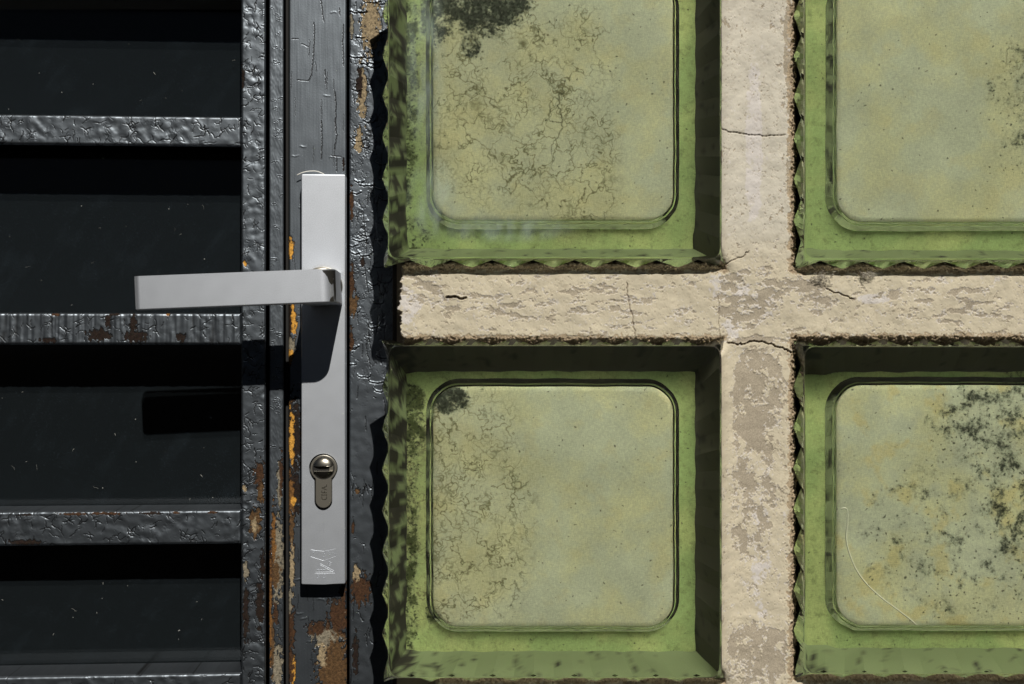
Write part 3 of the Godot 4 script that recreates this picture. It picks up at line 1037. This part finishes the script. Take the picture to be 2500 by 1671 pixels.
	weather(f, [[632, 1160, 13, 36, "rust"], [636, 1210, 8, 30, "crust"], [622, 1275, 16, 34, "crust"], [622, 1282, 9, 18, "tan"], [597, 1192, 6, 10, "tan"], [600, 1395, 8, 24, "stone"], [640, 1380, 6, 36, "deep"], [634, 1480, 10, 60, "deep"], [600, 1500, 8, 70, "deep"], [592, 185, 5, 26, "deep"], [597, 643, 5, 8, "yellow"]], leaf_px, 11.0)
	part(door, "upright_bar", relief(f, 11.0, 34.0, [M.paint, M.matter])).position = up
	# --- panes and crossbars. [top at the left edge, top at the right, bottom at the left, bottom at the right] in photograph pixels
	var bars := [[-110.0, -30.0], [285.0, 358.0], [765.0, 842.0], [1246.0, 1329.0], [1645.0, 1722.0]]
	var left := -330.0
	for k in bars.size():
		var y1 := leaf_px(560, bars[k][0], 9).y
		var y0 := leaf_px(560, bars[k][1], 9).y
		f = Field.new(left, bar_left - 0.25, y0, y1, 0.40)
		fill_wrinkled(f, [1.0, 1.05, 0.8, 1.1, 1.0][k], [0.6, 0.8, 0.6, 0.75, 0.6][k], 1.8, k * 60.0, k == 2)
		cracks(f, rng, [60, 170, 120, 160, 70][k], 4.2, -0.2, 0.03)
		if k == 2:
			weather(f, [[330, 822, 30, 14, "deep"], [325, 790, 9, 22, "deep"], [240, 818, 30, 16, "deep"], [262, 785, 7, 18, "deep"], [440, 824, 12, 12, "deep"], [118, 832, 22, 6, "deep"], [135, 768, 12, 4, "rust"], [280, 768, 14, 4, "deep"], [410, 768, 5, 4, "ochre"]], leaf_px, 9.0)
		if k == 3:
			weather(f, [[60, 1258, 18, 3, "deep"], [180, 1256, 30, 4, "rust"], [260, 1255, 40, 4, "rust"], [370, 1254, 26, 4, "deep"], [430, 1253, 12, 3, "rust"], [520, 1252, 14, 3, "rust"], [60, 1324, 50, 7, "deep"]], leaf_px, 9.0)
		var o := part(door, "glazing_bar", relief(f, 9.0, 27.0, [M.paint, M.matter]))
		o.position = up
		if k + 1 < bars.size():
			build_pane(door, up, left, bar_left + 4.0, leaf_px(560, bars[k + 1][0], -20).y - 14.0, leaf_px(560, bars[k][1], -20).y + 14.0, k, rng)
	part(door, "rebate", box(leaf_px(640, 835, 0).x, leaf_px(712, 835, 0).x, -230, 230, -36, -4), M.black).position = up
	build_handle(door, up)

func fill_wrinkled(f: Field, size: float, amp: float, round_r: float, shift := 0.0, ribbed := false) -> void:
	var x1 := f.x0 + f.st * (f.nx - 1)
	var y1 := f.y0 + f.sty * (f.ny - 1)
	for j in f.ny:
		var y := f.y0 + j * f.sty
		for i in f.nx:
			var x := f.x0 + i * f.st
			var q := j * f.nx + i
			var w := wrinkle(x + shift, y + shift * 1.7, size, amp)
			if ribbed:   # runs of paint down this bar
				w = w * 0.6 + 0.35 * n_blister.get_noise_2d(x * 0.95, y * 0.12) + 0.16 * n_blister.get_noise_2d(x * 2.1 + 70.0, y * 0.2)
			var edge := minf(minf(x - f.x0, x1 - x), minf(y - f.y0, y1 - y))
			f.h[q] = w + edge_round(edge, round_r)
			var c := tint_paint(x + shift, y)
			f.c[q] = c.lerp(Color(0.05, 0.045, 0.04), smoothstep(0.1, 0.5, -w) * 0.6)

func build_pane(door: Node3D, up: Vector3, x0: float, x1: float, y0: float, y1: float, k: int, rng: RandomNumberGenerator) -> void:
	var o := part(door, "pane", box(x0, x1, y0, y1, -24.0, -20.0, 0.3), M.window_glass)
	o.position = up
	# dust on the outside of the glass
	var im := Image.create(512, 384, false, Image.FORMAT_RGBA8)
	var fine := noise(0.35, 130 + k)
	var cloud := noise(0.012, 140 + k, FastNoiseLite.TYPE_SIMPLEX_SMOOTH, 4)
	for j in 384:
		for i in 512:
			var a := 0.0045 + 0.010 * cloud.get_noise_2d(i, j) + 0.010 * cloud.get_noise_2d(i * 3.0 + j * 1.2, j * 0.5) + 0.005 * fine.get_noise_2d(i, j)
			if fine.get_noise_2d(i * 0.7 + 900.0, j * 0.7) > 0.84: a += 0.03
			im.set_pixel(i, j, Color(0.56, 0.65, 0.72, clampf(a, 0.004, 0.3)))
	var m := StandardMaterial3D.new()
	m.resource_name = "dust_%d" % k
	m.albedo_texture = ImageTexture.create_from_image(im)
	m.transparency = BaseMaterial3D.TRANSPARENCY_ALPHA
	m.roughness = 0.95
	m.metallic_specular = 0.1
	var v := PackedVector3Array()
	var nn := PackedVector3Array()
	var uv := PackedVector2Array()
	for p in [[0, 0], [0, 1], [1, 1], [1, 0]]:
		v.append(Vector3(lerpf(x0, x1, p[0]), lerpf(y0, y1, p[1]), -19.6) * MM)
		nn.append(Vector3(0, 0, 1))
		uv.append(Vector2(p[0], 1.0 - p[1]))
	var film := part(o, "dust_film", arrays(v, nn, PackedColorArray(), [PackedInt32Array([0, 1, 2, 0, 2, 3])], [], uv), m)
	tag(film, "", "", "", "stuff")
	# paint splashes, lint and grit
	var st := SurfaceTool.new()
	st.begin(Mesh.PRIMITIVE_TRIANGLES)
	for s in 26:
		var c := Vector2(rng.randf_range(x0 + 3, x1 - 6), rng.randf_range(y0 + 16, y1 - 22))
		var big := rng.randf()
		var r := 0.14 + 0.2 * rng.randf() if big < 0.93 else 0.6
		var a := rng.randf() * TAU
		var long := 1.0 + (3.0 * rng.randf() if big < 0.5 else 0.3)
		st.set_smooth_group(s)
		var tilt := rng.randf_range(-0.5, 0.5)
		var ring := []
		for q in 10:
			var t := TAU * q / 10.0
			var p := Vector2(cos(t) * r * long, sin(t) * r * (0.5 if long > 1.5 else 1.0) + tilt * r * cos(t) * cos(t) * long).rotated(a) + c
			ring.append(Vector3(p.x, p.y, -19.9))
		for q in 10:
			for p in [Vector3(c.x, c.y, -19.3), ring[(q + 1) % 10], ring[q]]:
				st.add_vertex(p * MM)
	for s in 7:   # lint
		var p := Vector3(rng.randf_range(x0 + 10, x1 - 10), rng.randf_range(y0 + 18, y1 - 26), -19.6)
		var dir := rng.randf() * TAU
		var rings := []
		for u in 7:
			var ring := PackedVector3Array()
			for q in 4:
				ring.append(p + Vector3(cos(TAU * q / 4.0), sin(TAU * q / 4.0), 0.0).rotated(Vector3(cos(dir), sin(dir), 0), 1.2) * (0.10 if u > 0 and u < 6 else 0.03))
			rings.append(ring)
			dir += rng.randf_range(-0.5, 0.5)
			p += Vector3(cos(dir), sin(dir), 0) * rng.randf_range(0.3, 0.9)
		loft(st, rings, [100 + s, 100 + s, 100 + s, 100 + s, 100 + s, 100 + s])
	st.generate_normals()
	var specks := part(o, "specks", st.commit(), M.dry_specks)
	tag(specks, "", "", "", "stuff")

func arc(list: PackedVector2Array, c: Vector2, r: float, a0: float, a1: float, steps: int) -> void:
	for i in steps + 1:
		var a := deg_to_rad(lerpf(a0, a1, float(i) / steps))
		list.append(c + Vector2(cos(a), sin(a)) * r)

func build_handle(door: Node3D, up: Vector3) -> void:
	var front := 11.0
	var tl := leaf_px(735, 425, front)
	var br := leaf_px(843, 1427, front)
	var cx := (tl.x + br.x) / 2.0
	var hw := (br.x - tl.x) / 2.0
	var lock := leaf_px(789, 1143, front)      # middle of the round part of the cylinder
	var foot := leaf_px(789, 1240, front).y    # lowest point of its tail
	# --- plate with a cut-out for the cylinder
	var poly := PackedVector2Array()
	var wt := PackedFloat32Array()
	poly.append(Vector2(cx + 0.01, br.y))
	arc(poly, Vector2(cx + hw - 1.0, br.y + 1.0), 1.0, -90, 0, 4)
	arc(poly, Vector2(cx + hw - 1.0, tl.y - 1.0), 1.0, 0, 90, 4)
	arc(poly, Vector2(cx - hw + 1.0, tl.y - 1.0), 1.0, 90, 180, 4)
	arc(poly, Vector2(cx - hw + 1.0, br.y + 1.0), 1.0, 180, 270, 4)
	poly.append(Vector2(cx - 0.01, br.y))
	for i in poly.size(): wt.append(1.0)
	wt[0] = 0.0
	wt[-1] = 0.0
	var R := 9.0
	var tail := 5.6
	var low := foot - 1.5 + tail
	var dy := sqrt(R * R - tail * tail)
	var hole := PackedVector2Array()
	arc(hole, Vector2(cx, low), tail, 269.9, 180, 8)
	arc(hole, Vector2(cx, lock.y), R, 180.0 + rad_to_deg(asin(dy / R)), -rad_to_deg(asin(dy / R)), 28)
	arc(hole, Vector2(cx, low), tail, 0, -89.9, 8)
	for p in hole:
		poly.append(p)
		wt.append(0.0)
	var plate := part(door, "handle_plate", extrude(poly, 0.2, front, 0.7, wt), M.aluminium)
	plate.position = up
	tag(plate, "tall narrow brushed aluminium backplate")
	part(plate, "cylinder_recess", box(cx - 10, cx + 10, foot - 4, lock.y + 10, 0.3, 4.0), M.black)
	# raised marks near the foot of the plate
	build_marks(plate, front)
	# --- cylinder
	R = 8.25
	tail = 5.0
	low = foot + tail
	dy = sqrt(R * R - tail * tail)
	var prof := PackedVector2Array()
	arc(prof, Vector2(0, low - lock.y), tail, 180, 360, 14)
	arc(prof, Vector2.ZERO, R, -rad_to_deg(asin(dy / R)), 180.0 + rad_to_deg(asin(dy / R)), 40)
	var cyl := part(door, "lock_cylinder", extrude(prof, 2.0, 13.0, 0.35), M.nickel)
	cyl.position = up + Vector3(cx + 0.3, lock.y, 0) * MM
	tag(cyl, "nickel profile lock cylinder with a horizontal keyway")
	var seat := PackedVector2Array()
	arc(seat, Vector2.ZERO, 7.0, 0, 350, 35)
	part(cyl, "plug_seat", extrude(seat, 12.0, 13.08, 0.0), M.black)
	for half in 2:
		var st := SurfaceTool.new()
		st.begin(Mesh.PRIMITIVE_TRIANGLES)
		var gap := 1.35 if half == 0 else -1.75
		var rows := []
		for k in 9:
			var ring := PackedVector3Array()
			for i in 33:
				var t := deg_to_rad(lerpf(0, 180, i / 32.0) if half == 0 else lerpf(180, 360, i / 32.0))
				var rr := 6.7 * (1.0 - k / 8.0)
				var p := Vector2(cos(t), sin(t)) * rr
				p.y = maxf(p.y, gap) if half == 0 else minf(p.y, gap)
				var d := minf(1.0, p.length() / 6.7)
				ring.append(Vector3(p.x, p.y, 12.2 + 3.0 * sqrt(maxf(0.0, 1.0 - d * d * 0.94))))
			rows.append(ring)
		st.set_smooth_group(1)
		for k in 8:
			for i in 32:
				for p in [rows[k][i], rows[k + 1][i], rows[k + 1][i + 1], rows[k][i], rows[k + 1][i + 1], rows[k][i + 1]]:
					st.add_vertex(p * MM)
		# the flat wall of the keyway
		st.set_smooth_group(2)
		for i in 12:
			var xa := lerpf(-6.4, 6.4, i / 12.0)
			var xb := lerpf(-6.4, 6.4, (i + 1) / 12.0)
			var za := 12.2 + 3.0 * sqrt(maxf(0.0, 1.0 - (xa * xa + gap * gap) / 44.9 * 0.94))
			var zb := 12.2 + 3.0 * sqrt(maxf(0.0, 1.0 - (xb * xb + gap * gap) / 44.9 * 0.94))
			for p in [Vector3(xa, gap, 12.3), Vector3(xa, gap, za), Vector3(xb, gap, zb), Vector3(xa, gap, 12.3), Vector3(xb, gap, zb), Vector3(xb, gap, 12.3)]:
				st.add_vertex(p * MM)
		st.generate_normals()
		part(cyl, "plug_half", st.commit(), M.polished_nickel)
	part(cyl, "keyway_lip", box(-5.9, 5.9, -1.95, -1.55, 13.4, 15.1, 0.12), M.polished_nickel)
	part(cyl, "keyway_stop", box(3.6, 6.2, -1.7, 1.3, 12.6, 13.6, 0.2), M.nickel)
	var word := text_mesh("CIFA.", 3.2, 0.12)
	var t := part(cyl, "engraving", word, M.polished_nickel)
	t.rotation.z = PI / 2
	t.position = Vector3(0.6, -15.0, 13.06) * MM
	# --- lever
	var axis := leaf_px(789, 700, front)
	var tip := leaf_px(325, 715, 61)
	var reach := axis.x - tip.x
	var pl := PackedVector2Array()   # seen from above: x along the door, y away from it
	pl.append(Vector2(-9, 12))
	pl.append(Vector2(11.6, 12))
	arc(pl, Vector2(11.6 - 8.5, 61 - 8.5), 8.5, 0, 90, 14)
	arc(pl, Vector2(-reach + 3.6, 61 - 3.6), 3.6, 90, 180, 8)
	arc(pl, Vector2(-reach + 2.5, 54.0), 2.5, 180, 270, 6)
	arc(pl, Vector2(-13, 47.5), 4.0, 90, 0, 6)
	var lever := part(door, "lever", extrude(pl, -9.9, 9.9, 0.8), M.aluminium)
	tag(lever, "straight flat aluminium lever with a chipped bend")
	# the polygon's y becomes the door's z and its depth becomes y
	lever.transform = Transform3D(Basis(Vector3(1, 0, 0), Vector3(0, 0, 1), Vector3(0, -1, 0)), Vector3.ZERO)
	lever.rotate_object_local(Vector3(0, 1, 0), 0.0)
	lever.transform.basis = Basis(Vector3(0, 0, 1), deg_to_rad(2.45)) * lever.transform.basis
	lever.position = up + Vector3(cx, leaf_px(789, 699, 61).y, 0) * MM
	# worn places at the bend, where the coating has chipped off down to the dark metal
	part(lever, "chip", chip(11.6, 8.5, [[28.0, -9.9], [82.0, -9.9], [76.0, -8.2], [60.0, -5.2], [52.0, -1.8], [40.0, -0.5], [30.0, -1.6]]), M.worn_metal)
	part(lever, "chip", chip(11.6, 8.5, [[30.0, 9.9], [32.0, 6.2], [42.0, 6.6], [50.0, 7.6], [58.0, 9.9]]), M.worn_metal)
	part(lever, "chip", chip(11.6, 8.5, [[4.0, -9.0], [28.0, -9.0], [30.0, 0.0], [28.0, 8.0], [18.0, 8.6], [8.0, 3.0]]), M.worn_metal)
	var rose := PackedVector2Array()
	arc(rose, Vector2.ZERO, 12.2, 0, 354, 60)
	var collar := part(door, "lever_collar", extrude(rose, 10.5, 19.0, 2.2), M.nickel)
	collar.position = up + Vector3(cx, leaf_px(789, 699, 15).y, 0) * MM
	# thin pale ring that peeps out above the plate
	var pts := PackedVector3Array()
	for p in [[724, 428], [740, 421], [758, 418], [775, 419], [792, 426]]:
		pts.append(leaf_px(p[0], p[1], 4.0))
	part(door, "old_ring", tube(pts, 0.35, 6), M.pale_ring).position = up

# a thin scale on the rounded bend of the lever: list of [angle on the bend, height]
func chip(right: float, r: float, list: Array) -> ArrayMesh:
	var st := SurfaceTool.new()
	st.begin(Mesh.PRIMITIVE_TRIANGLES)
	var c := Vector2(right - r, 61.0 - r)
	var poly := PackedVector2Array()
	for i in list.size():
		var a: Array = list[i]
		var b: Array = list[(i + 1) % list.size()]
		for s in 6:
			var t := s / 6.0
			poly.append(Vector2(lerpf(a[0], b[0], t), lerpf(a[1], b[1], t) * 8.0 + 4.0 * n_fine.get_noise_2d(a[0] + t * 3.0, a[1] + s)))
	# fill with a fine grid so that it follows the bend
	st.set_smooth_group(1)
	for i in 60:
		for j in 60:
			var a0 := i * 1.5
			var y0 := lerpf(-79.0, 79.0, j / 60.0)
			if not Geometry2D.is_point_in_polygon(Vector2(a0 + 0.75, y0 + 1.3), poly): continue
			var q := []
			for d in [[0.0, 0.0], [1.5, 0.0], [1.5, 2.64], [0.0, 2.64]]:
				var ang := deg_to_rad(a0 + d[0])
				var yy: float = clampf((y0 + d[1]) / 8.0, -9.2, 9.2)
				q.append(Vector3(c.x + cos(ang) * (r + 0.06), c.y + sin(ang) * (r + 0.06), yy))
			for k in [0, 1, 2, 0, 2, 3]:
				st.add_vertex(q[k] * MM)
	st.generate_normals()
	return st.commit()

func text_mesh(words: String, height: float, depth: float) -> TextMesh:
	var t := TextMesh.new()
	var f := SystemFont.new()
	f.font_names = PackedStringArray(["Droid Sans"])
	t.font = f
	t.text = words
	t.font_size = 32
	t.pixel_size = height / 23.0 * MM
	t.depth = depth * MM
	return t

func build_marks(plate: Node3D, front: float) -> void:
	var lines := [
		[[758, 1342], [765, 1344], [790, 1347], [815, 1342], [820, 1340]], [[758, 1360], [790, 1370], [820, 1359]], [[758, 1342], [760, 1345], [759, 1351], [758, 1360]], [[820, 1340], [818, 1345], [819, 1352], [820, 1359]],
		[[770, 1390], [782, 1377], [816, 1395]], [[772, 1392], [782, 1380.5], [812, 1397]], [[767, 1401.5], [818, 1400.5]], [[769, 1398], [814, 1397]]]
	var st := SurfaceTool.new()
	for l in lines:
		var pts := PackedVector3Array()
		for p in l:
			pts.append(leaf_px(p[0], p[1], front))
		part(plate, "raised_line", tube(pts, 0.11, 6, true), M.aluminium)
	for s in 3:
		part(plate, "raised_star", star(leaf_px(776.0 + s * 7.5, 1392.5, front), 0.9), M.aluminium)
	var ring := PackedVector3Array()
	for i in 13:
		var a := TAU * i / 12.0
		ring.append(leaf_px(805, 1377, front + 0.05) + Vector3(cos(a), sin(a), 0) * 0.95)
	part(plate, "raised_ring", tube(ring, 0.09, 5), M.aluminium)
	for a in [["SKG", 784, 1408, 2.1, 0.0], ["P Y", 769, 1352, 1.6, -0.18], ["C", 789, 1357, 1.6, 0.0], ["E K", 808, 1351, 1.6, 0.2], ["R", 805, 1377, 1.0, 0.0]]:
		var p := leaf_px(a[1], a[2], front + 0.02)
		var o := part(plate, "raised_lettering", text_mesh(a[0], a[3], 0.2), M.aluminium)
		o.position = p * MM
		o.rotation.z = a[4]

func star(c: Vector3, r: float) -> ArrayMesh:
	var poly := PackedVector2Array()
	for i in 10:
		var a := TAU * i / 10.0 + PI / 2
		poly.append(Vector2(c.x, c.y) + Vector2(cos(a), sin(a)) * (r if i % 2 == 0 else r * 0.42))
	return extrude(poly, c.z - 0.1, c.z + 0.14, 0.05)

# ==================================================================== cobweb and crumbs under the right-hand upper block
func build_debris() -> void:
	var rng := RandomNumberGenerator.new()
	rng.seed = 9
	for a in [[2005.0, 678.0, 22.0, 16.0, "ragged cobweb clump below the upper right glass block, beside the mortar cross"], [2118.0, 672.0, 26.0, 7.0, "thin wisp of cobweb under the upper right glass block"]]:
		var c := at_px(a[0], a[1], 2.5)
		var st := SurfaceTool.new()
		st.begin(Mesh.PRIMITIVE_TRIANGLES)
		for s in 70:
			var p := Vector3(rng.randfn(), rng.randfn(), rng.randfn()) * 0.45 * Vector3(a[2] / PXMM, a[3] / PXMM, 1.6)
			var pts := [p]
			for k in 4:
				pts.append(pts[-1] + Vector3(rng.randf_range(-1.4, 1.4), rng.randf_range(-0.9, 0.9), rng.randf_range(-0.5, 0.5)))
			var rings := []
			for k in 5:
				var r := 0.07 + 0.12 * rng.randf() * (1.0 if k > 0 and k < 4 else 0.3)
				var ring := PackedVector3Array()
				for q in 4:
					ring.append(pts[k] + Vector3(0, cos(TAU * q / 4.0), sin(TAU * q / 4.0)) * r)
				rings.append(ring)
			loft(st, rings, [s, s, s, s])
		st.generate_normals()
		var o := part(self, "cobweb", st.commit(), M.cobweb)
		o.position = c * MM
		tag(o, a[4], "cobweb")
